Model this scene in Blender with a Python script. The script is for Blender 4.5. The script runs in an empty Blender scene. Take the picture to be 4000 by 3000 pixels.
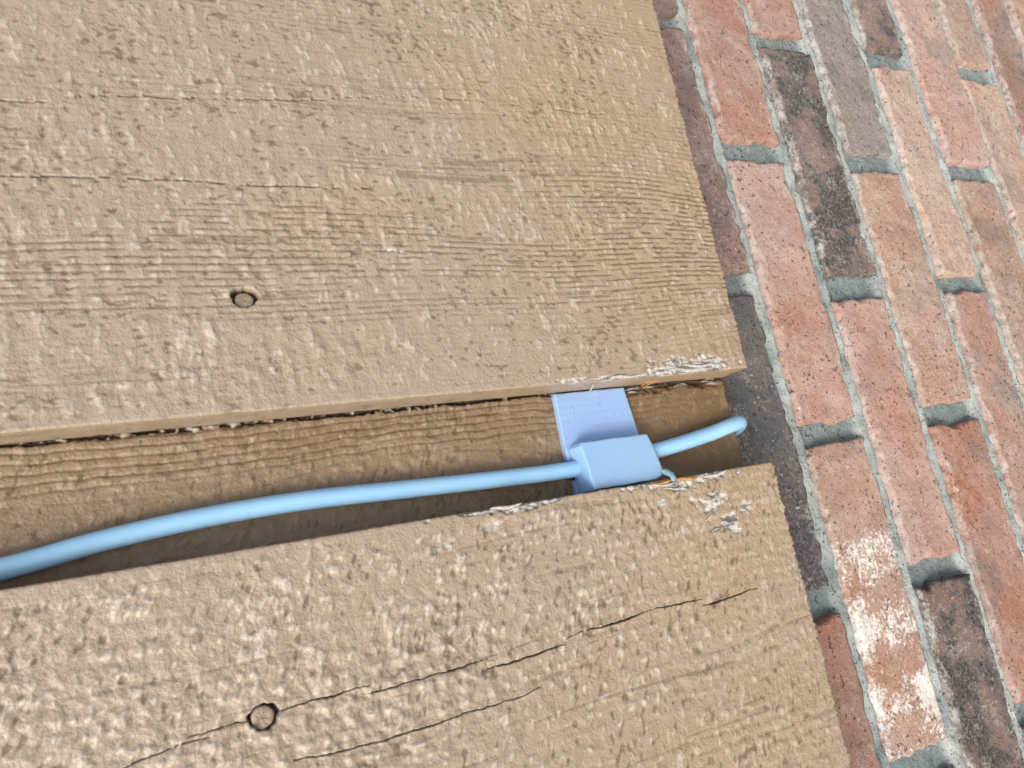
import bpy, math, random
import numpy as np
from mathutils import Matrix, Vector

random.seed(7)
# ------------------------------------------------------------------ frame of reference
# wall coordinates (metres): u = down the wall, v = along the wall to the right, w = out of the wall.
# u = 0 is the bottom end of the siding, w = 0 the face of its boards; the ground lies Z0 below.
Z0 = 0.66
def W(u, v, w):
    return (v, -w, Z0 - u)

scene = bpy.context.scene
col = scene.collection

# ------------------------------------------------------------------ camera
cam_d = bpy.data.cameras.new("camera")
cam = bpy.data.objects.new("camera", cam_d)
col.objects.link(cam)
cam_d.sensor_width = 36.0
cam_d.lens = 36.0 * 2900 / 4000
cam_d.clip_start = 0.01
cam_d.clip_end = 500
AX = [[0.8934984, -0.1834599, 0.4098818], [-0.0761374, -0.9614164, -0.2643513], [0.4425649, 0.2049902, -0.8729922]]
right = Vector(W(*AX[0])) - Vector(W(0, 0, 0))
up = -(Vector(W(*AX[1])) - Vector(W(0, 0, 0)))
back = -(Vector(W(*AX[2])) - Vector(W(0, 0, 0)))
m = Matrix((right, up, back)).transposed().to_4x4()
m.translation = Vector(W(-0.3168, -0.0454, 0.32))
cam.matrix_world = m
cam_d.dof.use_dof = True
cam_d.dof.focus_distance = 0.46
cam_d.dof.aperture_fstop = 22.0
scene.camera = cam

# ------------------------------------------------------------------ light
SUN = Vector((-0.50, -0.56, 0.62)).normalized()
world = bpy.data.worlds.new("World")
scene.world = world
world.use_nodes = True
wn = world.node_tree
sky = wn.nodes.new("ShaderNodeTexSky")
sky.sky_type = 'NISHITA'
sky.sun_disc = False
sky.sun_elevation = math.asin(SUN.z)
sky.sun_rotation = math.atan2(SUN.x, SUN.y)
sky.dust_density = 4.0
sky.air_density = 1.0
wn.links.new(sky.outputs[0], wn.nodes["Background"].inputs[0])
wn.nodes["Background"].inputs[1].default_value = 0.11
sun_d = bpy.data.lights.new("sun", 'SUN')
sun_d.energy = 1.5
sun_d.angle = math.radians(24)
sun_d.color = (1.0, 0.95, 0.88)
sun = bpy.data.objects.new("sun", sun_d)
sun.rotation_euler = SUN.to_track_quat('Z', 'Y').to_euler()
sun.location = (-2, -2, 3)
col.objects.link(sun)
vs = scene.view_settings
vs.view_transform = 'Standard'
vs.look = 'None'
vs.gamma = 1.0
vs.exposure = 0.70
vs.use_curve_mapping = False

# ------------------------------------------------------------------ noise fields (tileable, 0.5 mm samples)
NU, NV, PX = 1024, 1024, 0.0005
FU = np.fft.fftfreq(NU)[:, None]
FV = np.fft.fftfreq(NV)[None, :]
def field(su, sv, seed, ang=0.0):
    """smooth noise with feature size su x sv metres, mean 0, std 1, long axis turned by ang"""
    rng = np.random.default_rng(seed)
    f = np.fft.fft2(rng.standard_normal((NU, NV)))
    c, s = math.cos(ang), math.sin(ang)
    fu = FU * c + FV * s
    fv = -FU * s + FV * c
    a, b = su / PX, sv / PX
    f *= np.exp(-2 * (math.pi * 0.5) ** 2 * ((fu * a) ** 2 + (fv * b) ** 2))
    g = np.real(np.fft.ifft2(f))
    g -= g.mean()
    return (g / g.std()).astype(np.float32)
def samp(F, u, v):
    x = np.asarray(u) / PX
    y = np.asarray(v) / PX
    x0 = np.floor(x).astype(int)
    y0 = np.floor(y).astype(int)
    fx = x - x0
    fy = y - y0
    a = F[x0 % NU, y0 % NV]
    b = F[(x0 + 1) % NU, y0 % NV]
    c = F[x0 % NU, (y0 + 1) % NV]
    d = F[(x0 + 1) % NU, (y0 + 1) % NV]
    return (a * (1 - fx) + b * fx) * (1 - fy) + (c * (1 - fx) + d * fx) * fy
def sstep(a, b, x):
    t = np.clip((x - a) / (b - a), 0, 1)
    return t * t * (3 - 2 * t)

# ------------------------------------------------------------------ mesh helpers
def tag(o, label=None, cat=None, group=None, kind=None):
    if label: o["label"] = label
    if cat: o["category"] = cat
    if group: o["group"] = group
    if kind: o["kind"] = kind
    return o
def empty(name, loc):
    o = bpy.data.objects.new(name, None)
    o.empty_display_size = 0.05
    o.location = loc
    col.objects.link(o)
    return o
def link(name, me, mat, parent=None):
    o = bpy.data.objects.new(name, me)
    if mat is not None: me.materials.append(mat)
    col.objects.link(o)
    if parent is not None: o.parent = parent
    return o
def grid_mesh(name, P, attrs=None, close_j=False, flip=False, smooth=True):
    """P: ni x nj x 3 array of points -> quad mesh"""
    ni, nj = P.shape[:2]
    idx = np.arange(ni * nj).reshape(ni, nj)
    if close_j: idx = np.concatenate([idx, idx[:, :1]], 1)
    q = np.stack([idx[:-1, :-1], idx[1:, :-1], idx[1:, 1:], idx[:-1, 1:]], -1).reshape(-1, 4)
    if flip: q = q[:, ::-1]
    me = bpy.data.meshes.new(name)
    me.vertices.add(ni * nj)
    me.vertices.foreach_set("co", np.ascontiguousarray(P, dtype=np.float32).ravel())
    me.loops.add(q.size)
    me.loops.foreach_set("vertex_index", np.ascontiguousarray(q, dtype=np.int32).ravel())
    me.polygons.add(len(q))
    me.polygons.foreach_set("loop_start", np.arange(0, q.size, 4, dtype=np.int32))
    me.update(calc_edges=True)
    if smooth: me.polygons.foreach_set("use_smooth", np.ones(len(q), dtype=bool))
    for k, a in (attrs or {}).items():
        at = me.attributes.new(k, 'FLOAT', 'POINT')
        at.data.foreach_set("value", np.ascontiguousarray(a, dtype=np.float32).ravel())
    me.validate()
    return me
def world_pts(u, v, w, org=(0, 0, 0)):
    return np.stack([v - org[0], -w - org[1], Z0 - u - org[2]], -1)

# ------------------------------------------------------------------ material helpers
ALBEDO_SCALE = 0.91                     # tuned scale: darkens all colours but the plastics, which higher exposure then brightens
class NT:
    def __init__(self, name):
        self.m = bpy.data.materials.new(name)
        self.m.use_nodes = True
        self.t = self.m.node_tree
        self.b = self.t.nodes["Principled BSDF"]
        self.k = ALBEDO_SCALE
    def n(self, typ, **kw):
        x = self.t.nodes.new("ShaderNode" + typ)
        for k, v in kw.items(): setattr(x, k, v)
        return x
    def set(self, sock, v):
        if isinstance(v, bpy.types.NodeSocket): self.t.links.new(v, sock)
        else: sock.default_value = v
    def coord(self, shift=True):
        tc = self.n("TexCoord").outputs["Object"]
        if not shift: return tc
        oi = self.n("ObjectInfo").outputs["Random"]
        mul = self.n("VectorMath", operation='MULTIPLY_ADD')
        self.set(mul.inputs[0], (7.0, 13.0, 5.0))
        cmb = self.n("CombineXYZ")
        for i in range(3): self.set(cmb.inputs[i], oi)
        self.set(mul.inputs[1], cmb.outputs[0])
        self.set(mul.inputs[2], tc)
        return mul.outputs[0]
    def noise(self, co, scale, detail=3.0, rough=0.55, stretch=None):
        if stretch:
            mp = self.n("Mapping")
            self.set(mp.inputs["Vector"], co)
            self.set(mp.inputs["Scale"], stretch)
            co = mp.outputs[0]
        x = self.n("TexNoise")
        self.set(x.inputs["Vector"], co)
        self.set(x.inputs["Scale"], scale)
        self.set(x.inputs["Detail"], detail)
        self.set(x.inputs["Roughness"], rough)
        return x.outputs["Fac"]
    def ramp(self, x, a, b, va=0.0, vb=1.0):
        r = self.n("MapRange", interpolation_type='SMOOTHSTEP')
        self.set(r.inputs["Value"], x)
        self.set(r.inputs["From Min"], a)
        self.set(r.inputs["From Max"], b)
        self.set(r.inputs["To Min"], va)
        self.set(r.inputs["To Max"], vb)
        return r.outputs[0]
    def math(self, op, a, b=0.0, c=None):
        x = self.n("Math", operation=op)
        self.set(x.inputs[0], a)
        self.set(x.inputs[1], b)
        if c is not None: self.set(x.inputs[2], c)
        return x.outputs[0]
    def mix(self, f, a, b):
        x = self.n("Mix", data_type='RGBA')
        self.set(x.inputs["Factor"], f)
        for k, v in ((6, a), (7, b)):
            self.set(x.inputs[k], v if isinstance(v, bpy.types.NodeSocket) else (*[q * self.k for q in v], 1.0))
        return x.outputs[2]
    def attr(self, name):
        return self.n("Attribute", attribute_name=name).outputs["Fac"]
    def bump(self, h, dist, strength=1.0):
        x = self.n("Bump")
        self.set(x.inputs["Height"], h)
        self.set(x.inputs["Distance"], dist)
        self.set(x.inputs["Strength"], strength)
        self.set(self.b.inputs["Normal"], x.outputs[0])
    def out(self, color, rough, spec=0.4):
        self.set(self.b.inputs["Base Color"], color if isinstance(color, bpy.types.NodeSocket) else (*color, 1.0))
        self.set(self.b.inputs["Roughness"], rough)
        self.b.inputs["Specular IOR Level"].default_value = spec
        return self.m

def paint_material():
    t = NT("tan_wood_paint")
    co = t.coord(False)
    big = t.noise(co, 14.0, 3.0)
    mid = t.noise(co, 120.0, 4.0, 0.6)
    fine = t.noise(co, 700.0, 3.0, 0.6)
    warm = t.attr("warm")
    base = t.mix(warm, (0.405, 0.336, 0.258), (0.430, 0.316, 0.200))
    base = t.mix(t.ramp(big, 0.35, 0.7, 0.0, 0.35), base, (0.42, 0.345, 0.265))
    base = t.mix(t.attr("groove_shade"), base, t.mix(warm, (0.315, 0.235, 0.152), (0.205, 0.128, 0.064)))  # shade of the groove painted into its floor and wall, deeper towards the end
    base = t.mix(t.ramp(mid, 0.50, 0.70, 0.0, 0.22), base, (0.54, 0.47, 0.39))
    base = t.mix(t.math('MULTIPLY', t.attr("fleck"), t.ramp(fine, 0.25, 0.6, 0.30, 0.85)), base, (0.60, 0.545, 0.47))
    base = t.mix(t.math('MULTIPLY', t.attr("grain"), t.ramp(fine, 0.3, 0.6, 0.55, 1.0)), base, (0.155, 0.108, 0.066))
    # peeled spots: old white primer, weathered grey wood and a little fresh orange wood
    streak = t.noise(co, 420.0, 4.0, 0.65, (1.0, 1.0, 0.25))
    peel = t.mix(t.ramp(streak, 0.40, 0.55), (0.16, 0.15, 0.14), (0.60, 0.59, 0.55))
    peel = t.mix(t.attr("bare"), peel, (0.50, 0.24, 0.09))
    base = t.mix(t.attr("chip"), base, peel)
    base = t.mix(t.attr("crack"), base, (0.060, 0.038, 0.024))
    t.bump(t.math('ADD', fine, t.math('MULTIPLY', mid, 1.2)), 0.0007, 0.75)
    return t.out(base, t.ramp(mid, 0.3, 0.7, 0.30, 0.48), 0.5)

def brick_material(name, c1, c2, dark, dark_amt, white_amt, lime=0.6):
    t = NT(name)
    co = t.coord(True)
    big = t.noise(co, 22.0, 4.0, 0.6)
    mid = t.noise(co, 75.0, 5.0, 0.65)
    fine = t.noise(co, 420.0, 4.0, 0.65)
    grit = t.noise(co, 330.0, 2.0, 0.5)
    base = t.mix(t.ramp(big, 0.35, 0.65), c1, c2)
    base = t.mix(t.ramp(mid, 0.46, 0.72, 0.0, 0.6), base, tuple(min(0.7, x * 0.7 + 0.22) for x in c1))
    vfine = t.noise(co, 1100.0, 2.0, 0.6)
    base = t.mix(t.ramp(fine, 0.42, 0.66, 0.0, 0.55), base, tuple(min(1, x * 1.5) for x in c1))
    base = t.mix(t.ramp(vfine, 0.56, 0.72, 0.0, 0.55), base, tuple(x * 0.42 for x in c1))
    dm = t.math('ADD', big, t.math('MULTIPLY', t.math('SUBTRACT', mid, 0.5), 0.9))
    dm = t.math('ADD', dm, t.math('MULTIPLY', t.math('SUBTRACT', fine, 0.5), 0.5))
    base = t.mix(t.math('MULTIPLY', t.ramp(dm, 0.70 - dark_amt * 0.62, 0.84 - dark_amt * 0.62), min(1, dark_amt * 2.2)), base,
                 t.mix(t.ramp(fine, 0.40, 0.62), dark, tuple(x * 2.6 for x in dark)))
    # black and white grit
    base = t.mix(t.ramp(t.math('MULTIPLY_ADD', t.math('SUBTRACT', big, 0.5), 0.35, grit), 0.64, 0.72, 0.0, 0.65), base, (0.09, 0.075, 0.07))
    grit2 = t.noise(co, 260.0, 2.0, 0.5, (1.7, 1.3, 1.1))
    base = t.mix(t.ramp(grit2, 0.69, 0.75, 0.0, 0.8), base, (0.72, 0.66, 0.60))
    # every brick fired a little differently
    sm = t.noise(co, 15.0, 5.0, 0.66)
    base = t.mix(t.ramp(t.math('MULTIPLY_ADD', t.math('SUBTRACT', fine, 0.5), 0.3, sm), 0.53, 0.70, 0.0, 0.6), base, (0.20, 0.175, 0.165))
    tone = t.math('MULTIPLY_ADD', t.n("ObjectInfo").outputs["Random"], 0.34, 0.76)
    hs = t.n("HueSaturation")
    t.set(hs.inputs["Color"], base)
    t.set(hs.inputs["Value"], tone)
    t.set(hs.inputs["Saturation"], t.ramp(t.noise(co, 9.0, 2.0), 0.35, 0.65, 0.84, 1.20))
    base = hs.outputs[0]
    dust = t.noise(co, 48.0, 5.0, 0.7)
    dust = t.math('ADD', dust, t.math('MULTIPLY', t.math('SUBTRACT', fine, 0.5), 0.9))
    base = t.mix(t.ramp(dust, 0.52, 0.76, 0.0, 0.5), base, (0.56, 0.50, 0.46))
    pep = t.math('ADD', vfine, t.math('MULTIPLY', t.math('SUBTRACT', fine, 0.5), 0.6))
    base = t.mix(t.ramp(pep, 0.56, 0.68, 0.0, 0.6), base, tuple(x * 0.36 for x in c1))
    # lime and mortar smeared over the edges
    edge = t.attr("edge")
    ln = t.noise(co, 95.0, 5.0, 0.7)
    lm = t.math('ADD', t.ramp(edge, 0.0005, 0.012, 0.20, -0.16), t.math('ADD', ln, t.math('MULTIPLY', t.math('SUBTRACT', fine, 0.5), 0.35)))
    base = t.mix(t.ramp(lm, 0.58, 0.90, 0.0, lime * 1.6), base, (0.56, 0.56, 0.53))
    if white_amt > 0:
        wm = t.noise(co, 30.0, 8.0, 0.74)
        # old whitewash left in three patches on one half of the brick
        sep = t.n("SeparateXYZ")
        t.set(sep.inputs[0], t.n("TexCoord").outputs["Object"])
        x = sep.outputs[0]
        g = t.math('MULTIPLY', t.math('COSINE', t.math('MULTIPLY_ADD', x, 136.0, -3.13)), 0.055)
        g = t.math('ADD', g, t.ramp(x, 0.030, 0.055, 0.03, -0.30))
        wm = t.math('ADD', t.math('ADD', wm, g), t.math('MULTIPLY', t.math('SUBTRACT', fine, 0.5), 0.55))
        base = t.mix(t.ramp(wm, 0.495, 0.605, 0, 0.95), base, (0.80, 0.78, 0.75))
    h = t.math('ADD', fine, t.math('MULTIPLY', mid, 1.6))
    h = t.math('SUBTRACT', h, t.ramp(grit, 0.64, 0.72, 0.0, 1.6))
    t.bump(h, 0.0009, 0.9)
    return t.out(base, 0.9, 0.2)

def mortar_material():
    t = NT("grey_mortar")
    co = t.coord(False)
    mid = t.noise(co, 60.0, 5.0, 0.65)
    fine = t.noise(co, 500.0, 4.0, 0.7)
    grit = t.noise(co, 380.0, 2.0, 0.5)
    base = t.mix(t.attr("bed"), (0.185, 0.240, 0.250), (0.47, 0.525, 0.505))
    base = t.mix(t.ramp(mid, 0.35, 0.7, 0, 0.2), base, (0.44, 0.47, 0.45))
    base = t.mix(t.ramp(fine, 0.40, 0.7, 0.0, 0.32), base, (0.50, 0.55, 0.55))
    base = t.mix(t.ramp(t.math('MULTIPLY_ADD', t.math('SUBTRACT', mid, 0.5), 0.35, grit), 0.60, 0.70, 0, 0.75), base, (0.05, 0.055, 0.06))
    t.bump(t.math('ADD', fine, t.math('MULTIPLY', grit, 1.0)), 0.0012, 0.9)
    return t.out(base, 0.9, 0.25)

def plastic(name, c, rough, trans=0.0, lines=False, sss=0.0):
    t = NT(name)
    t.k = 1.0  # plastics skip the darkening scale, so they render brighter
    co = t.coord(False)
    fine = t.noise(co, 500.0, 3.0)
    big = t.noise(co, 30.0, 3.0)
    base = t.mix(t.ramp(big, 0.3, 0.7), c, tuple(min(1, x * 1.06) for x in c))
    t.b.inputs["Transmission Weight"].default_value = trans
    t.b.inputs["IOR"].default_value = 1.46
    if sss:
        t.b.inputs["Subsurface Weight"].default_value = sss
        t.b.inputs["Subsurface Radius"].default_value = (0.002, 0.003, 0.005)
        t.b.inputs["Subsurface Scale"].default_value = 1.0
    if lines:
        wv = t.n("TexWave", wave_type='BANDS', bands_direction='X')
        t.set(wv.inputs["Vector"], co)
        t.set(wv.inputs["Scale"], 80.0)
        t.set(wv.inputs["Distortion"], 1.2)
        h = t.math('ADD', t.math('MULTIPLY', wv.outputs["Fac"], 0.35), t.ramp(t.noise(co, 220.0, 2.0), 0.55, 0.75, 0.0, 1.0))
        t.bump(h, 0.0004, 0.55)
    else:
        t.bump(fine, 0.0001, 0.3)
    return t.out(base, rough, 0.5)

M_paint = paint_material()
M_mortar = mortar_material()
M_cable = plastic("blue_white_cable_jacket", (0.35, 0.64, 1.0), 0.34, sss=0.35)
M_cover = plastic("translucent_sky_blue_plastic", (0.37, 0.61, 1.0), 0.30, 0.10, False, sss=0.7)
M_clip = plastic("translucent_blue_plastic", (0.36, 0.55, 0.97), 0.30, 0.20, True, sss=0.5)
def flat(name, c, rough=0.8, amp=0.25, scale=600.0):
    t = NT(name)
    f = t.noise(t.coord(True), scale, 4.0, 0.6)
    b = t.mix(t.ramp(f, 0.3, 0.7), tuple(x * (1 - amp) for x in c), tuple(min(1, x * (1 + amp)) for x in c))
    t.bump(f, 0.0004, 0.6)
    return t.out(b, rough, 0.3)
M_white = flat("old_white_primer", (0.56, 0.55, 0.51))
M_straw = flat("fresh_orange_wood", (0.52, 0.27, 0.09))
M_dirt = flat("dark_weathered_wood", (0.07, 0.055, 0.045))
M_sheath = flat("raw_sheathing", (0.30, 0.22, 0.14))
M_gravel = flat("ground_concrete", (0.33, 0.31, 0.28), 0.9, 0.3, 40.0)

# ------------------------------------------------------------------ ground
me = bpy.data.meshes.new("ground")
me.from_pydata([(-60, -60, 0), (60, -60, 0), (60, 60, 0), (-60, 60, 0)], [], [(0, 1, 2, 3)])
tag(link("ground", me, M_gravel), kind="structure")

# ------------------------------------------------------------------ siding boards
F_saw = field(0.0026, 0.010, 1, 0.12)      # saw marks across the grain
F_saw2 = field(0.0022, 0.006, 11, -0.35)
F_lump = field(0.0026, 0.0030, 2)          # thick brushed paint
F_fine = field(0.0011, 0.0012, 3)
F_line = field(0.045, 0.0011, 4)           # grain lines
F_dash = field(0.004, 0.002, 5)
F_band = field(0.11, 0.011, 6)
F_big = field(0.05, 0.03, 7)
F_wave = field(0.09, 0.05, 8)
F_fleck = field(0.0013, 0.0022, 31, 0.10); F_fleck2 = field(0.0012, 0.0024, 32, -0.5); F_pit = field(0.0020, 0.0011, 33); F_patch = field(0.020, 0.016, 34); F_pit2 = field(0.0012, 0.0026, 35, -0.45)
F_edge = field(0.0016, 0.0016, 9)
F_strk = field(0.007, 0.0009, 36)
F_edge2 = field(0.008, 0.008, 10)

def seg_dist(u, v, pts):
    """distance to a polyline and the parameter 0..1 along it"""
    best = np.full(u.shape, 9.0, dtype=np.float32)
    par = np.zeros_like(best)
    n = len(pts) - 1
    for k in range(n):
        (a, b), (c, d) = pts[k], pts[k + 1]
        L2 = (c - a) ** 2 + (d - b) ** 2
        t = np.clip(((u - a) * (c - a) + (v - b) * (d - b)) / L2, 0, 1)
        dist = np.hypot(u - a - t * (c - a), v - b - t * (d - b))
        s = dist < best
        best = np.where(s, dist, best)
        par = np.where(s, (k + t) / n, par)
    return best, par

CRACKS_LOW = [
    [(-.345, -.0985), (-.3331, -.0969), (-.3155, -.0948), (-.3034, -.0945)], [(-.312, -.0930), (-.2995, -.0923), (-.2900, -.0922)],
    [(-.2805, -.0920), (-.2612, -.0908), (-.2446, -.0907)], [(-.245, -.0936), (-.2243, -.0939), (-.2045, -.0934), (-.1912, -.0931)],
    [(-.1943, -.0968), (-.1713, -.0957), (-.1525, -.0949)], [(-.1526, -.0926), (-.1215, -.0907), (-.0937, -.0901), (-.0702, -.0905)],
    [(-.0706, -.0940), (-.0515, -.0936), (-.0333, -.0926)],
    [(-.2764, -.1099), (-.2611, -.1118), (-.2405, -.1127), (-.2172, -.1121), (-.2031, -.1116), (-.1849, -.1119), (-.1687, -.1106)]]
CRACKS_UP = [
    [(-.40, .1660), (-.3607, .1665), (-.3445, .1682)], [(-.3379, .1705), (-.3196, .1735), (-.3013, .1747), (-.2800, .1758)],
    [(-.2790, .1766), (-.2595, .1776), (-.2415, .1797), (-.2250, .1815)], [(-.2230, .1825), (-.1959, .1858), (-.1750, .1878)],
    [(-.1740, .1884), (-.1527, .1896), (-.1298, .1892)], [(-.1290, .1884), (-.0973, .1889), (-.0753, .1877), (-.0494, .1902)],
    [(-.362, .1326), (-.3353, .1335), (-.286, .1336), (-.2471, .1331), (-.2103, .1341)]]
NAIL_UP = (-0.2750, 0.0783)
NAIL_LOW = (-0.2857, -0.0921)

def relief(u, s, v, which):
    """height above the nominal surface and colour masks for a rough sawn, thickly painted board"""
    o = 0.0 if which == 'up' else 0.21
    wav = samp(F_wave, u + o, s) * 0.0035
    big = samp(F_big, u, s + o)
    line = samp(F_line, u + o, s + wav)
    band = sstep(-0.2, 1.0, samp(F_band, u + o, s + wav))
    dash = samp(F_dash, u, s + o)
    saw = samp(F_saw, u + o, s)
    saw2 = samp(F_saw2, u + o, s)
    lump = samp(F_lump, u, s + o)
    fine = samp(F_fine, u + o, s)
    endness = sstep(-0.14, -0.01, u)
    if which == 'up':
        # fine ribs of the end grain region with crossing saw teeth
        ph = (s + wav * 0.55 + 0.00012 * lump) / 0.0030
        rib = np.clip(np.sin(2 * math.pi * ph) - 0.30, 0, 1) * 1.35
        mid = np.exp(-((v - 0.115) / 0.060) ** 2)
        ribm = (0.16 + 0.75 * endness * mid + 0.80 * band * (0.35 + 0.65 * np.exp(-((v - 0.105) / 0.05) ** 2))) * sstep(-1.1, 0.7, dash + 0.3)
        g = np.clip(rib * ribm, 0, 1)
        g = np.maximum(g, sstep(1.25, 2.3, line + 0.5 * dash) * (0.20 + 0.35 * band))
        pat = samp(F_patch, u + o, s)
        fl = 0.8 * sstep(0.65, 2.6, samp(F_fleck, u, s) + 0.45 * saw + 0.2 * pat) * (1 - 0.8 * g)
        pit = sstep(1.15, 2.2, samp(F_pit, u, s) - 0.25 * saw + 0.3 * samp(F_patch, u + .3, s)) * (1 - fl)
        h = 0.00013 * saw + 0.00012 * lump + 0.00006 * fine
        h = h * (0.75 + 0.25 * big) - 0.00050 * g + 0.00042 * fl - 0.00032 * pit
        g = np.maximum(g, 0.75 * pit)
    else:
        ph = (s + wav * 2.2 + 0.0005 * lump + 0.05 * u) / 0.0078
        rib = np.clip(np.sin(2 * math.pi * ph) - 0.1, 0, 1)
        g = np.clip(rib * 0.35 * sstep(-0.10, -0.16, v) * sstep(-0.3, 0.9, dash + 0.5), 0, 1)
        g = np.maximum(g, sstep(1.5, 2.4, line + 0.3 * dash) * 0.5)
        g = np.maximum(g, 0.25 * sstep(1.3, 2.2, saw2 - 0.2 * lump))
        pat = samp(F_patch, u + o, s)
        row = np.sin(2 * math.pi * (s + wav * 1.6 + 0.0006 * lump + 0.03 * u) / 0.0066)
        soft = 1 - 0.5 * sstep(-0.16, -0.02, u)
        fl = sstep(0.45, 2.5, samp(F_fleck2, u + o, s) + 0.40 * lump + 0.22 * pat + 0.40 * row) * soft
        pit = sstep(1.1, 2.2, samp(F_pit2, u + o, s) - 0.2 * lump + 0.35 * samp(F_patch, u + .3, s) - 0.25 * row) * (1 - fl)
        h = (0.00008 * saw + 0.00011 * saw2 + 0.00015 * lump) * soft + 0.00009 * fine + 0.00008 * row
        h = h * (0.85 + 0.3 * big) - 0.00045 * g + 0.00058 * fl - 0.00040 * pit
        g = np.maximum(g, 0.75 * pit)
    return h, g, fl

def ellipse(u, v, cu, cv, ru, rv, ang=0.0):
    c, s = math.cos(ang), math.sin(ang)
    du = (u - cu) * c + (v - cv) * s
    dv = -(u - cu) * s + (v - cv) * c
    return np.sqrt((du / ru) ** 2 + (dv / rv) ** 2)

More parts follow.
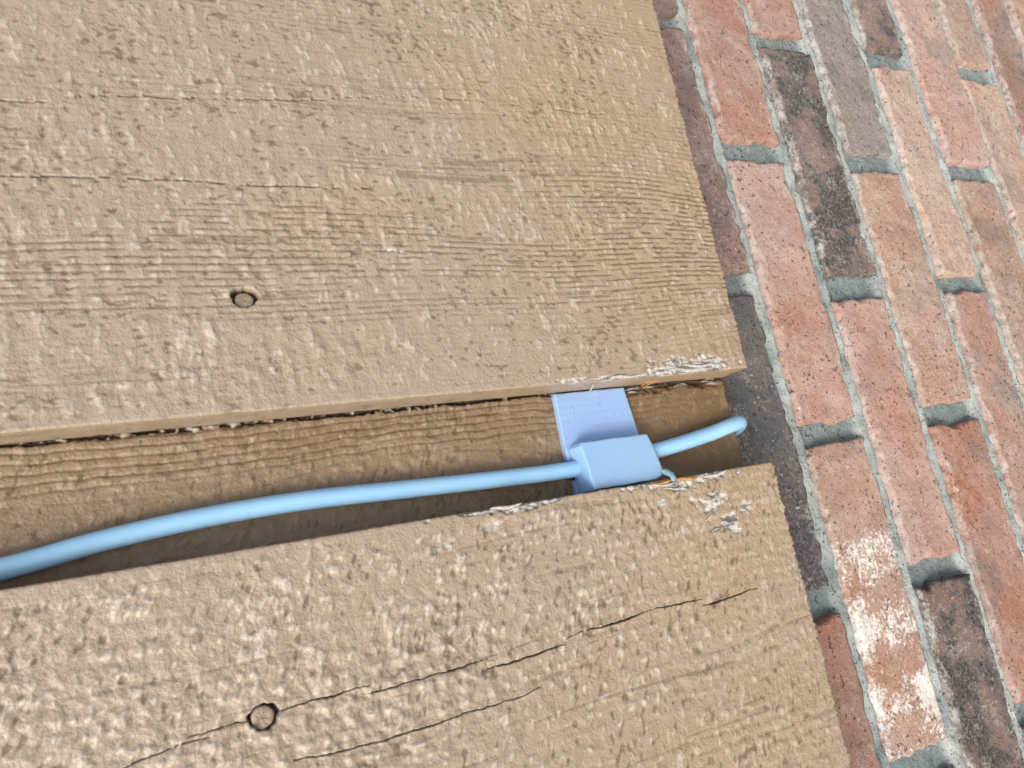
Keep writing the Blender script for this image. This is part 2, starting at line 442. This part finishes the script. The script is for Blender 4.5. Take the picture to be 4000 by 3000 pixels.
def make_board(name, path, which, org, parent):
    """path: list of (v, w, nv, nw) round the section; the face is dense, back is sparse"""
    fine_u = np.arange(-0.40, -0.0009, 0.0006)
    coarse = np.concatenate([np.linspace(-0.66, -0.45, 8), np.linspace(-0.44, -0.402, 20)])
    uu = np.concatenate([coarse, fine_u, [-0.0008, -0.0003, 0.0, 0.0, 0.0, 0.0]])
    tt = np.concatenate([np.zeros(len(coarse) + len(fine_u)), [0.0002, 0.0007, 0.0016, 0.005, 0.012, 1.0]])
    pv = np.array([p[0] for p in path]); pw = np.array([p[1] for p in path])
    nv = np.array([p[2] for p in path]); nw = np.array([p[3] for p in path])
    nl = np.hypot(nv, nw); nv = nv / nl; nw = nw / nl
    s = np.concatenate([[0], np.cumsum(np.hypot(np.diff(pv), np.diff(pw)))])
    k0 = np.argmax(nw > 0.9)
    s = s - s[k0] + pv[k0]
    U, S = np.meshgrid(uu, s, indexing='ij')
    V = np.broadcast_to(pv, U.shape); Wd = np.broadcast_to(pw, U.shape)
    h, g, fl = relief(U, S, V, which)
    bk = np.broadcast_to(pw <= -0.0345, U.shape)
    onface = np.broadcast_to(nw > 0.7, U.shape) & (Wd > -0.003)
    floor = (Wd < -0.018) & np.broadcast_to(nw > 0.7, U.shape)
    crack = np.zeros_like(h); chip = np.zeros_like(h); bare = np.zeros_like(h)
    e1 = samp(F_edge, U, S); e2 = samp(F_edge2, U, S)
    # cracks along the grain
    for pts in (CRACKS_UP if which == 'up' else CRACKS_LOW):
        wob = 0.00035 * e2 + 0.00012 * e1
        d, t = seg_dist(U, V + wob, pts)
        wid = (0.00021 if which == 'low' else 0.00024) * np.clip(4 * t * (1 - t) + 0.25, 0, 1) * np.clip(0.8 + 0.35 * e2, 0.1, 1.4)
        if which == 'up': wid = wid * sstep(-1.2, 0.4, samp(F_dash, U * 0.4, S * 0.4))
        c = (1 - sstep(wid * 0.55, wid * 1.25 + 0.00012, d)) * onface
        crack = np.maximum(crack, c)
    # the nail hole
    nu_, nv_ = NAIL_UP if which == 'up' else NAIL_LOW
    du, dv = U - nu_, V - nv_
    rr = np.hypot(du, dv * (1.12 if which == 'up' else 1.0))
    an = np.arctan2(dv, du)
    if which == 'up':
        edge_r = 0.0046 + 0.0010 * np.clip(np.cos(an - 2.6), 0, 1) ** 10 + 0.0014 * np.clip(np.cos(an - 0.25), 0, 1) ** 8 + 0.0006 * np.clip(np.sin(an), 0, 1) + 0.00025 * np.sin(9 * an + 1)
    else:
        edge_r = 0.0046 + 0.0011 * np.clip(np.cos(an - 0.35), 0, 1) ** 6 + 0.0011 * np.clip(np.cos(an - 2.95), 0, 1) ** 8 + 0.0004 * np.clip(np.cos(an + 0.7), 0, 1) + 0.00022 * np.sin(9 * an + 1)
    hole = (1 - sstep(edge_r - 0.0003, edge_r + 0.0003, rr)) * onface
    lip = np.exp(-((rr - 0.0066) / 0.0012) ** 2) * onface
    fl = fl * (1 - hole)
    # the arris next to the groove is planed smoother than the face
    d_ar = np.abs(V - (0.0276 if which == 'up' else -0.0284))
    calm = np.where(floor, 1.0, 0.22 + 0.78 * sstep(0.0005, 0.0075, d_ar + 0.0015 * e2))
    h = h * calm; fl = fl * calm; g = g * np.where(Wd > -0.004, 0.4 + 0.6 * calm, 1.0)
    h = h * (1 - hole) - 0.0055 * hole + 0.0002 * lip
    crack = np.maximum(crack, hole)
    # peeled paint
    n1 = e2 * 0.30 + e1 * 0.22
    if which == 'up':
        vlow = 0.0279 + (0.0003 * U)
        for cu, cv, ru, rv, a in ((-.043, .0312, .022, .0042, -.03), (-.060, .0302, .010, .0028, .05), (-.092, .0282, .034, .0011, -.02), (-.118, .0292, .0016, .0025, .3), (-.111, .0292, .005, .0010, 0)):
            chip = np.maximum(chip, 1 - sstep(0.82, 1.0, ellipse(U, V, cu, cv, ru * 1.25, rv * 1.3, a) + n1 * .8))
        bare = sstep(0.55, 1.0, 1.3 - ellipse(U, V, -.035, .0305, .008, .0016) + 0.4 * e1)
        bare = np.clip(bare, 0, 1) * 0.85
        for cu, cv, r in ((-.2055, .1006, .0012), (-.2000, .1003, .0008), (-.166, .196, .0010), (-.128, .183, .0009)):
            chip = np.maximum(chip, 1 - sstep(0.7, 1.0, ellipse(U, V, cu, cv, r * 1.6, r) + n1))
        chip = chip * (Wd > -0.004)
    else:
        for cu, cv, ru, rv, a in ((-.054, -.0296, .030, .0026, -.03), (-.070, -.0318, .009, .0028, -.1), (-.078, -.0300, .010, .0020, .1),
                                  (-.1700, -.0292, .020, .0014, 0), (-.160, -.0303, .009, .0014, .1),
                                  (-.0473, -.0439, .0100, .0044, .15), (-.0401, -.0551, .0060, .0050, .4), (-.0300, -.0520, .0052, .0040, .2),
                                  (-.0520, -.0589, .0036, .0010, .2), (-.0828, -.0400, .0022, .0016, 0), (-.0625, -.0412, .0012, .0016, 0)):
            chip = np.maximum(chip, 1 - sstep(0.82, 1.0, ellipse(U, V, cu, cv, ru * 1.25, rv * 1.3, a) + n1 * .8))
        for cu, cv, ru, rv, a in ((-.1814, -.0367, .0042, .0022, .1), (-.2036, -.0410, .0075, .0024, .25)):
            chip = np.maximum(chip, 0.5 * (1 - sstep(0.75, 1.0, ellipse(U, V, cu, cv, ru * 1.25, rv * 1.3, a) + n1 * .8)))
        bare = np.clip(sstep(0.2, 0.9, 1.2 - ellipse(U, V, -.062, -.0292, .017, .0013) + 0.35 * e2), 0, 1) * 0.9
        bare = np.maximum(bare, np.clip(sstep(0.2, 0.9, 1.2 - ellipse(U, V, -.083, -.0290, .008, .0010) + 0.3 * e1), 0, 1))
        chip = chip * (Wd > -0.004)
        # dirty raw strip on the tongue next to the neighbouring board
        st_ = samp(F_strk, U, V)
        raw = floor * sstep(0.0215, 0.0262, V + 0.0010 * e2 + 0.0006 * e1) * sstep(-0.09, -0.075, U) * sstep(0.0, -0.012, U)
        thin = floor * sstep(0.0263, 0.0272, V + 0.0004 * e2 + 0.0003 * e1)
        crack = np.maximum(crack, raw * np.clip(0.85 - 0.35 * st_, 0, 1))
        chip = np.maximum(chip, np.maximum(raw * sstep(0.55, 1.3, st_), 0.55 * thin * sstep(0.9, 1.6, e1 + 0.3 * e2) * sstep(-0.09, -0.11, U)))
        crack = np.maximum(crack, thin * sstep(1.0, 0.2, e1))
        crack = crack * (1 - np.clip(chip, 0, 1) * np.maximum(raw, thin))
        # strong growth rings on the tongue
        ph = (V - 0.0275 + 0.0013 * samp(F_wave, U, V) + 0.0004 * e2 + 0.02 * (U + .35) * sstep(0, .02, V) * .25) / 0.0037
        ring = np.clip(np.sin(2 * math.pi * ph) - 0.15, 0, 1) * floor * sstep(0.002, 0.010, V) * sstep(-0.02, -0.10, U)
        g = np.maximum(g, ring * np.clip(0.55 + 0.40 * e2, 0, 1))
        h = h * np.where(floor, 0.8, 1.0) - 0.0006 * ring
    h = h - 0.0006 * chip + 0.0005 * chip * e1 * 0.6 - 0.0022 * crack * (1 - hole)
    h = np.where(bk, 0.0, np.clip(h, -0.006, 0.0016))
    h = h * np.clip(1 - np.maximum(tt[:, None] - 0.004, 0) * 100, 0, 1)
    # ragged saw cut at the end of the board
    jag = np.where(uu > -0.0012, 1.0, 0.0)[:, None]
    teeth = 0.00045 * e1 + 0.0006 * e2 * 0.5 + 0.00035 * np.sign(np.sin(2 * math.pi * (S + 0.0004 * e2) / 0.0029))
    Uo = U + jag * np.where(bk, 0.0, teeth)
    hv = V + nv[None, :] * h
    hw = Wd + nw[None, :] * h
    T = tt[:, None]
    hw = np.where(T >= 1.0, -0.035, np.maximum(-0.035, hw - T))
    grain = g * np.where(bk, 0, 1)
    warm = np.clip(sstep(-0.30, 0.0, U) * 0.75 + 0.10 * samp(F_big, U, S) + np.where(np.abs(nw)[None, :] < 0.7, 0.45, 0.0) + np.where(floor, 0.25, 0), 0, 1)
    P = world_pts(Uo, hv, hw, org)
    me = grid_mesh(name, P, {"grain": grain, "chip": chip, "bare": bare, "crack": crack, "warm": warm, "fleck": fl * np.where(floor, 0.10, 1.0) * np.where(bk, 0, 1) * (1 - chip), "groove_shade": np.where(floor | (np.abs(nw)[None, :] < 0.7) & (which == "low"), 1.0, 0.0) + np.zeros_like(h)}, close_j=True)
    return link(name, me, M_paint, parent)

def rng(a, b, step):
    n = max(2, int(round(abs(b - a) / step)) + 1)
    return np.linspace(a, b, n)
org = W(0, 0, 0)
siding = tag(empty("wood_siding", org), "tan painted rough wood siding with a wide groove between two boards", "wood siding")
r_ = 0.0011
# upper (right-hand) board: from its lapped edge at v = .0275 to v = .345
vE = 0.0276
P = []
for w in np.linspace(-0.0205, -r_ * 1.3, 14): P.append((vE, w, -1, 0))
for a in (0.25, 0.5, 0.75): P.append((vE + r_ * (1 - math.cos(a * math.pi / 2)), -r_ * (1 - math.sin(a * math.pi / 2)), -math.cos(a * math.pi / 2), math.sin(a * math.pi / 2)))
for v in rng(vE + r_ * 1.2, 0.290, 0.0006): P.append((v, 0.0, 0, 1))
for v in rng(0.293, 0.342, 0.004): P.append((v, 0.0, 0, 1))
P += [(0.345, -0.003, 1, 0), (0.345, -0.035, 1, 0), (0.20, -0.035, 0, -1), (0.066, -0.035, 0, -1), (0.066, -0.0205, 0, -1), (0.045, -0.0205, 0, -1)]
board_up = make_board("siding_board", P, 'up', org, siding)
# lower (left-hand) board with the tongue that forms the floor of the groove
vL = -0.0284
P = [(-0.345, -0.035, -1, 0), (-0.345, -0.003, -1, 0)]
for v in rng(-0.342, -0.203, 0.004): P.append((v, 0.0, 0, 1))
vv = [-0.2005]
while vv[-1] < vL - r_ * 1.3:
    x = vv[-1]
    st = 0.0003 if (-0.0985 < x < -0.0892 or -0.114 < x < -0.109 or x > -0.033) else 0.0006
    vv.append(x + st)
for v in vv: P.append((v, 0.0, 0, 1))
for a in (0.75, 0.5, 0.25): P.append((vL - r_ * (1 - math.cos(a * math.pi / 2)), -r_ * (1 - math.sin(a * math.pi / 2)), math.cos(a * math.pi / 2), math.sin(a * math.pi / 2)))
for w in np.linspace(-r_ * 1.4, -0.0225, 18): P.append((vL, w, 1, 0))
for v in rng(vL + 0.0006, 0.0300, 0.0005): P.append((v, -0.023, 0, 1))
P += [(0.040, -0.023, 0, 1), (0.062, -0.023, 0, 1), (0.062, -0.035, 1, 0), (0.0, -0.035, 0, -1), (-0.2, -0.035, 0, -1)]
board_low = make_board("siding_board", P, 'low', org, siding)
tag(board_low, "board with long dark cracks along its grain")

def box_mesh(name, u0, u1, v0, v1, w0, w1, org):
    pts = [(u, v, w) for u in (u0, u1) for v in (v0, v1) for w in (w0, w1)]
    co = [tuple(a - b for a, b in zip(W(*p), org)) for p in pts]
    me = bpy.data.meshes.new(name)
    me.from_pydata(co, [], [(0, 1, 3, 2), (4, 6, 7, 5), (0, 4, 5, 1), (2, 3, 7, 6), (0, 2, 6, 4), (1, 5, 7, 3)])
    return me
link("sheathing", box_mesh("sheathing", -0.66, -0.06, -0.34, 0.34, -0.06, -0.0352, org), M_sheath, siding)

# nail heads sunk in the boards
def nail(board, cu, cv, depth, tilt, rad):
    bm_v, R, A = [], [0.0, 0.35, 0.7, 0.9, 1.0, 1.0], [0.0001, 0.0001, 0.0, -0.0001, -0.0005, -0.004]
    n = 28
    U = np.zeros((len(R), n)); V = np.zeros_like(U); D = np.zeros_like(U)
    for i, (r, z) in enumerate(zip(R, A)):
        for j in range(n):
            a = 2 * math.pi * j / n
            rr = rad * r * (1 + 0.03 * math.sin(3 * a + 1) + 0.02 * math.sin(7 * a))
            U[i, j] = cu + rr * math.cos(a); V[i, j] = cv + rr * math.sin(a)
            D[i, j] = depth + z + tilt * rr * math.sin(a) + 0.00012 * math.sin(9 * a + i)
    at = {k: np.zeros_like(U) for k in ("grain", "chip", "bare", "crack", "fleck", "groove_shade")}
    at["warm"] = np.full_like(U, 0.2)
    at["grain"] = np.where(np.random.default_rng(3).random(U.shape) > 0.65, 0.6, 0.15)
    me = grid_mesh("nail_head", world_pts(U, V, D, org), at, close_j=True)
    return link("nail_head", me, M_paint, board)
nail(board_up, NAIL_UP[0], NAIL_UP[1] - 0.0006, -0.0018, -0.10, 0.0039)
nail(board_low, NAIL_LOW[0] - 0.0004, NAIL_LOW[1] - 0.0003, -0.0010, 0.08, 0.0043)

# ------------------------------------------------------------------ splinters and curled flakes at the damaged edges
def sliver(name, pts, width, thick, mat, parent, lift=0.0):
    """thin tapering strip along pts (u, v, w)"""
    pts = np.array(pts, float)
    n = len(pts)
    d = np.gradient(pts, axis=0)
    d /= np.linalg.norm(d, axis=1)[:, None]
    side = np.cross(d, (0, 0, 1.0))
    side /= np.linalg.norm(side, axis=1)[:, None] + 1e-9
    upv = np.cross(side, d)
    k = np.sin(np.linspace(0.12, math.pi - 0.12, n)) ** 0.6
    ring = []
    for sx, sz in ((-1, -.3), (-.5, .8), (.4, 1), (1, -.2), (.1, -.8)):
        ring.append(pts + side * (sx * width / 2 * k)[:, None] + upv * (sz * thick / 2 * k + thick * 0.2)[:, None])
    A = np.stack(ring, 1)
    me = grid_mesh(name, world_pts(A[..., 0], A[..., 1], A[..., 2], org), close_j=True, flip=True, smooth=False)
    return link(name, me, mat, parent)
random.seed(4)
for (u0, v0, w0, u1, v1, w1, wd, th, mt) in (
        (-.066, .0262, -.0170, -.050, .0290, -.0120, .0012, .0010, M_straw), (-.062, .0258, -.0190, -.053, .0285, -.0150, .0009, .0008, M_straw),
        (-.052, .0268, -.0200, -.034, .0272, -.0190, .0010, .0009, M_dirt), (-.040, .0262, -.0205, -.020, .0268, -.0200, .0010, .0009, M_dirt),
        (-.078, .0262, -.0212, -.050, .0270, -.0205, .0012, .0010, M_dirt)):
    pts = [(u0 + (u1 - u0) * t, v0 + (v1 - v0) * t + 0.0006 * math.sin(5 * t), w0 + (w1 - w0) * t + 0.001 * math.sin(3 * t)) for t in np.linspace(0, 1, 7)]
    sliver("splinter", pts, wd, th, mt, board_up)
for (u0, v0, u1, v1, wd, th, mt) in (
        (-.120, .0310, -.1165, .0275, .0009, .0007, M_white), (-.1050, .0268, -.1085, .0235, .0009, .0006, M_white),
        (-.1150, .0284, -.1045, .0288, .0009, .0006, M_white), (-.054, .0300, -.030, .0286, .0026, .0006, M_white),
        (-.048, .0318, -.026, .0308, .0020, .0006, M_white), (-.098, .0284, -.076, .0288, .0018, .0006, M_white)):
    pts = [(u0 + (u1 - u0) * t, v0 + (v1 - v0) * t + 0.0005 * math.sin(7 * t + u0 * 900), (0.0004 if v0 > .0277 else -.004) + 0.0005 * math.sin(4 * t + v0 * 500)) for t in np.linspace(0, 1, 9)]
    sliver("paint_flake", pts, wd, th, mt, board_up)
for (u0, v0, u1, v1, wd, th, mt) in (
        (-.080, -.0335, -.066, -.0340, .0011, .0008, M_white), (-.072, -.0300, -.056, -.0300, .0022, .0007, M_straw), (-.052, -.0310, -.036, -.0296, .0022, .0006, M_white),
        (-.086, -.0296, -.072, -.0300, .0014, .0010, M_straw), (-.088, -.0306, -.070, -.0312, .0010, .0007, M_white), (-.056, -.0596, -.0490, -.0580, .0009, .0006, M_white),
        (-.178, -.0290, -.162, -.0288, .0018, .0006, M_white), (-.0590, -.0535, -.0520, -.0510, .0007, .0005, M_white)):
    pts = [(u0 + (u1 - u0) * t, v0 + (v1 - v0) * t + 0.0005 * math.sin(6 * t + u0 * 700), 0.0003 + 0.0005 * math.sin(4 * t + v0 * 500)) for t in np.linspace(0, 1, 9)]
    sliver("paint_flake", pts, wd, th, mt, board_low)

# ------------------------------------------------------------------ brick wall
BF = -0.045                       # nominal brick face
JU = [0.0075, 0.0726, 0.1387, 0.2035, 0.2719, 0.3337, 0.4025, 0.4645, 0.5297, 0.5949, 0.660]
wall_org = W(0.66, 0.0, BF - 0.03)
wall = tag(empty("brick_wall", wall_org), "old red and grey brick wall with recessed grey mortar below the siding", "brick wall")
PINK = brick_material("pink_brick", (0.41, 0.255, 0.212), (0.46, 0.335, 0.290), (0.13, 0.105, 0.10), 0.03, 0, 0.40)
RED = brick_material("red_brick", (0.37, 0.20, 0.150), (0.42, 0.265, 0.215), (0.11, 0.085, 0.08), 0.04, 0, 0.3)
PURPLE = brick_material("purple_red_brick", (0.29, 0.185, 0.168), (0.36, 0.25, 0.235), (0.09, 0.075, 0.08), 0.12, 0, 0.5)
TAN = brick_material("tan_pink_brick", (0.46, 0.335, 0.262), (0.43, 0.285, 0.235), (0.14, 0.11, 0.10), 0.02, 0, 0.4)
DARK = brick_material("dark_grey_brick", (0.26, 0.185, 0.16), (0.215, 0.185, 0.17), (0.072, 0.067, 0.066), 0.50, 0, 0.5)
GREY = brick_material("grey_brick", (0.38, 0.335, 0.31), (0.36, 0.325, 0.305), (0.15, 0.14, 0.14), 0.30, 0, 0.5)
SLATE = brick_material("slate_grey_brick", (0.135, 0.130, 0.128), (0.165, 0.157, 0.152), (0.08, 0.077, 0.078), 0.40, 0, 0.10)  # brick whose own colour is dark grey
MIX = brick_material("mottled_brick", (0.38, 0.245, 0.20), (0.34, 0.26, 0.23), (0.095, 0.088, 0.088), 0.24, 0, 0.5)
WASH = brick_material("whitewashed_brick", (0.37, 0.205, 0.145), (0.43, 0.295, 0.225), (0.1, 0.08, 0.07), 0.0, 1.0, 0.45)
KINDS = {0: [PINK, PINK, PURPLE, PURPLE, SLATE, RED], 1: [RED, PINK, PINK, PINK, WASH, MIX], 2: [PINK, PINK, PINK, DARK, PINK, DARK],
         3: [TAN, PINK, GREY, TAN, RED, RED], 4: [RED, PINK, DARK, TAN, MIX, PINK], 5: [TAN, PINK, PINK, TAN, PINK, RED],
         6: [PINK, MIX, TAN, TAN, MIX, PINK], 7: [PINK, RED, MIX, PINK, TAN, RED], 8: [RED, PINK, TAN, PINK, DARK, PINK], 9: [PINK, MIX, RED, TAN, PINK, RED]}
F_bf = field(0.004, 0.004, 21); F_bm = field(0.012, 0.012, 22); F_bs = field(0.0018, 0.0018, 23); F_bl = field(0.03, 0.05, 24)
PITCH = 0.2145
def head_joint(c, k):
    """v of the k-th head joint centre (k falls towards -v) in course c"""
    return (0.3095 if c % 2 == 0 else 0.2020) + (0.002 * math.sin(c * 2.3 + k)) - PITCH * k
rb = random.Random(5)
for c in range(len(JU) - 1):
    for q, k in enumerate(range(-3, 3)):
        va = head_joint(c, k) - 0.0085 + rb.uniform(-.001, .001)
        vb = head_joint(c, k + 1) + 0.0085 + rb.uniform(-.001, .001)
        if va < -0.36: continue
        ua = JU[c] + 0.0068 + rb.uniform(-.0008, .0008)
        ub = JU[c + 1] - 0.0054 + rb.uniform(-.0008, .0008)
        L, H = va - vb, ub - ua
        cu, cv = (ua + ub) / 2, (va + vb) / 2
        seen = (k >= -1) and cv < 0.46 and c < 9
        st = 0.0017 if seen else 0.006
        a = np.linspace(-L / 2, L / 2, int(L / st)); b = np.linspace(-H / 2, H / 2, int(H / st))
        a = np.concatenate([[-L / 2] * 2, a, [L / 2] * 2]); b = np.concatenate([[-H / 2] * 2, b, [H / 2] * 2])
        da = np.zeros(len(a)); da[:2] = [.030, .010]; da[-2:] = [.010, .030]
        db = np.zeros(len(b)); db[:2] = [.030, .010]; db[-2:] = [.010, .030]
        A, B = np.meshgrid(a, b, indexing='ij')
        DD = np.maximum.outer(da, db)
        ou, ov = rb.uniform(0, .5), rb.uniform(0, .5)
        f1 = samp(F_bm, B + ou, A + ov); f2 = samp(F_bf, B + ov, A + ou); f3 = samp(F_bs, B + ou, A + ou); f4 = samp(F_bl, B + ou * 2, A + ov * 2)
        dist = np.minimum(L / 2 - np.abs(A), H / 2 - np.abs(B))
        R = np.clip(0.0011 + 0.0006 * f1 + 0.0009 * f2 + 0.0028 * sstep(1.2, 2.0, f1), 0.0004, 0.0060)
        x = np.clip(1 - dist / R, 0, 1)
        drop = R * (1 - np.sqrt(np.clip(1 - x * x, 0, 1)))
        z = -drop + 0.00030 * f1 + 0.00018 * f2 + 0.00012 * f3 + 0.0007 * f4 - 0.0011 * sstep(1.5, 2.3, f2)
        z = np.where(DD > 0, -DD, z)
        # ragged outline
        inset = sstep(0.010, 0.0, dist) * (0.0006 * f1 + 0.0005 * f2)
        A2 = A - np.sign(A) * inset * (np.abs(A) > L / 2 - 0.011)
        B2 = B - np.sign(B) * inset * (np.abs(B) > H / 2 - 0.011)
        tilt_a, tilt_b, off = rb.uniform(-.006, .006), rb.uniform(-.02, .02), rb.uniform(-.0012, .0012)
        rot = rb.uniform(-.006, .006)
        z = z + tilt_a * A2 + tilt_b * B2 + off
        Vv = A2 + rot * B2; Uu = B2 - rot * A2
        # object space: x = v, y = -w, z = -u about the brick centre
        Pt = np.stack([Vv, -z, -Uu], -1)
        me = grid_mesh("brick", Pt, {"edge": np.where(DD > 0, 0.006, np.where(dist < L / 2 - np.abs(A) - 1e-6, dist, 0.010))})
        o = link("brick", me, KINDS[c][q], wall)
        p = W(cu, cv, BF)
        o.location = tuple(x_ - y_ for x_, y_ in zip(p, wall_org))
# mortar: one bed, recessed more in the head joints than in the bed joints
uu = np.concatenate([np.arange(0.0, 0.56, 0.0020), np.linspace(0.565, 0.66, 14)])
vv = np.concatenate([np.linspace(-0.60, -0.33, 18), np.arange(-0.325, 0.56, 0.0020), np.linspace(0.565, 0.93, 20)])
U, V = np.meshgrid(uu, vv, indexing='ij')
f1 = samp(F_bm, U, V); f2 = samp(F_bf, U + .2, V); f3 = samp(F_bs, U, V + .1)
bed = np.zeros_like(U)
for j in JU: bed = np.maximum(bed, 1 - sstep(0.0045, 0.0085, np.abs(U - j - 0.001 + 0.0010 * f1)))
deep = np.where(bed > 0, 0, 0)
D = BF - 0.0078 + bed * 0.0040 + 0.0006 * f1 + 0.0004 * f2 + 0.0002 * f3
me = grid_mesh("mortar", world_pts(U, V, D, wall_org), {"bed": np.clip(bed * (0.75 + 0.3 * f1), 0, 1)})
link("mortar", me, M_mortar, wall)
link("wall_core", box_mesh("wall_core", 0.0, 0.66, -0.60, 0.93, BF - 0.10, BF - 0.0145, wall_org), M_mortar, wall)

# ------------------------------------------------------------------ cable
CR = 0.0043
ctrl = [(-.66, -.0236, -.0182), (-.50, -.0236, -.0182), (-.42, -.0232, -.0182), (-.3703, -.0201, -.0184), (-.3363, -.0152, -.0184), (-.2984, -.0118, -.0184), (-.2561, -.0108, -.0183), (-.2087, -.0124, -.0182),
        (-.1700, -.0137, -.0181), (-.1300, -.0146, -.0176), (-.0950, -.0140, -.0165), (-.061, -.0108, -.0158), (-.0285, -.0064, -.0162), (-.008, -.0026, -.0172), (.0015, -.0012, -.0205), (.0058, -.0022, -.0262),
        (.0060, -.0036, -.0320), (.0020, -.0045, -.0372), (-.010, -.0050, -.0398), (-.045, -.0050, -.0400)]
def catmull(pts, n=14):
    pts = [Vector(p) for p in pts]
    pts = [pts[0] * 2 - pts[1]] + pts + [pts[-1] * 2 - pts[-2]]
    out = []
    for i in range(1, len(pts) - 2):
        p0, p1, p2, p3 = pts[i - 1:i + 3]
        for k in range(n):
            t = k / n
            out.append(0.5 * ((2 * p1) + (p2 - p0) * t + (2 * p0 - 5 * p1 + 4 * p2 - p3) * t * t + (3 * p1 - p0 - 3 * p2 + p3) * t ** 3))
    out.append(pts[-2])
    return out
cl = catmull(ctrl)
ring_n = 24
C = np.array(cl); T = np.gradient(C, axis=0); T /= np.linalg.norm(T, axis=1)[:, None]
nrm = np.zeros_like(C)
n0 = np.array([0, 0, 1.0])
for i in range(len(C)):                      # parallel transport
    n0 = n0 - T[i] * np.dot(n0, T[i]); n0 /= np.linalg.norm(n0); nrm[i] = n0
bn = np.cross(T, nrm)
an = np.linspace(0, 2 * math.pi, ring_n, endpoint=False)
A = C[:, None] + CR * (np.cos(an)[None, :, None] * nrm[:, None] + np.sin(an)[None, :, None] * bn[:, None])
corg = W(-0.2, -0.012, -0.023)
me = grid_mesh("cable", world_pts(A[..., 0], A[..., 1], A[..., 2], corg), close_j=True, flip=True)
cable = tag(link("cable", me, M_cable), "pale blue round cable lying along the groove and tucked behind its end", "cable")
cable.location = corg

# ------------------------------------------------------------------ cable clip
import bmesh
clip_org = W(-0.097, 0.0, -0.0229)
clip = tag(empty("cable_clip", clip_org), "translucent pale blue plastic clip wedged across the groove over the cable", "cable clip")
def slab(name, outline, w0, w1, bevel, seg, top_inset=None, extra=None, subdiv=None):
    """outline (u, v) prism from w0 to w1 with rounded top edges"""
    bm = bmesh.new()
    lo = [bm.verts.new((u, v, w0)) for u, v in outline]
    hi = [bm.verts.new((u + (top_inset(u, v)[0] if top_inset else 0), v + (top_inset(u, v)[1] if top_inset else 0), w1(u, v) if callable(w1) else w1)) for u, v in outline]
    n = len(outline)
    top = bm.faces.new(hi)
    bm.faces.new(lo[::-1])
    for i in range(n):
        bm.faces.new((lo[i], lo[(i + 1) % n], hi[(i + 1) % n], hi[i]))
    bmesh.ops.recalc_face_normals(bm, faces=bm.faces)
    es = [e for e in top.edges]
    bmesh.ops.bevel(bm, geom=es, offset=bevel, segments=seg, profile=0.5, affect='EDGES')
    for v in bm.verts:
        p = W(*v.co)
        v.co = Vector(p) - Vector(clip_org)
    bmesh.ops.recalc_face_normals(bm, faces=bm.faces)
    me = bpy.data.meshes.new(name)
    bm.to_mesh(me); bm.free()
    for p in me.polygons: p.use_smooth = False
    return me
def rag(pts, step, amp, seed):
    """subdivide an outline and roughen it a little, as a printed edge"""
    r = random.Random(seed); out = []
    n = len(pts)
    for i in range(n):
        (a, b), (c, d) = pts[i], pts[(i + 1) % n]
        k = max(1, int(math.hypot(c - a, d - b) / step))
        for j in range(k):
            t = j / k
            x = (a + (c - a) * t, b + (d - b) * t)
            if j: x = (x[0] + r.uniform(-amp, amp), x[1] + r.uniform(-amp, amp))
            out.append(x)
    return out
plate_o = [(-.1212, .0270), (-.1212, -.0098), (-.1190, -.0104), (-.1165, -.0090), (-.1140, -.0098), (-.1140, -.0192), (-.1165, -.0205), (-.1195, -.0200), (-.1200, -.0277), (-.0722, -.0277), (-.0728, -.0004), (-.0758, .0270)]
link("base_plate", slab("base_plate", rag(plate_o[::-1], .006, .00018, 1), -0.0229, -0.0190, 0.0010, 3), M_clip, clip)
cov_o = [(-.1192, -.0040), (-.1175, -.0020), (-.0752, -.0019), (-.0740, -.0026), (-.0731, -.0090), (-.0727, -.0180), (-.0726, -.0235), (-.0745, -.0258), (-.0790, -.0274), (-.1190, -.0276), (-.1188, -.0090)]
def cov_inset(u, v):
    return (0.0016 * float(sstep(-0.105, -0.1150, u)), 0.0)
link("cover", slab("cover", rag(cov_o[::-1], .005, .00022, 2), -0.0190, lambda u, v: -0.0098 - 0.0058 * (v + .002) / .026, 0.0008, 2, cov_inset), M_cover, clip)
pts = [(-.0742, -.0232, -.0050), (-.0724, -.0246, -.0036), (-.0714, -.0264, -.0014), (-.0718, -.0284, .0006), (-.0732, -.0302, .0010)]
b = sliver("burr", pts, 0.0052, 0.0016, M_cover, clip)
b.location = Vector(org) - Vector(clip_org)
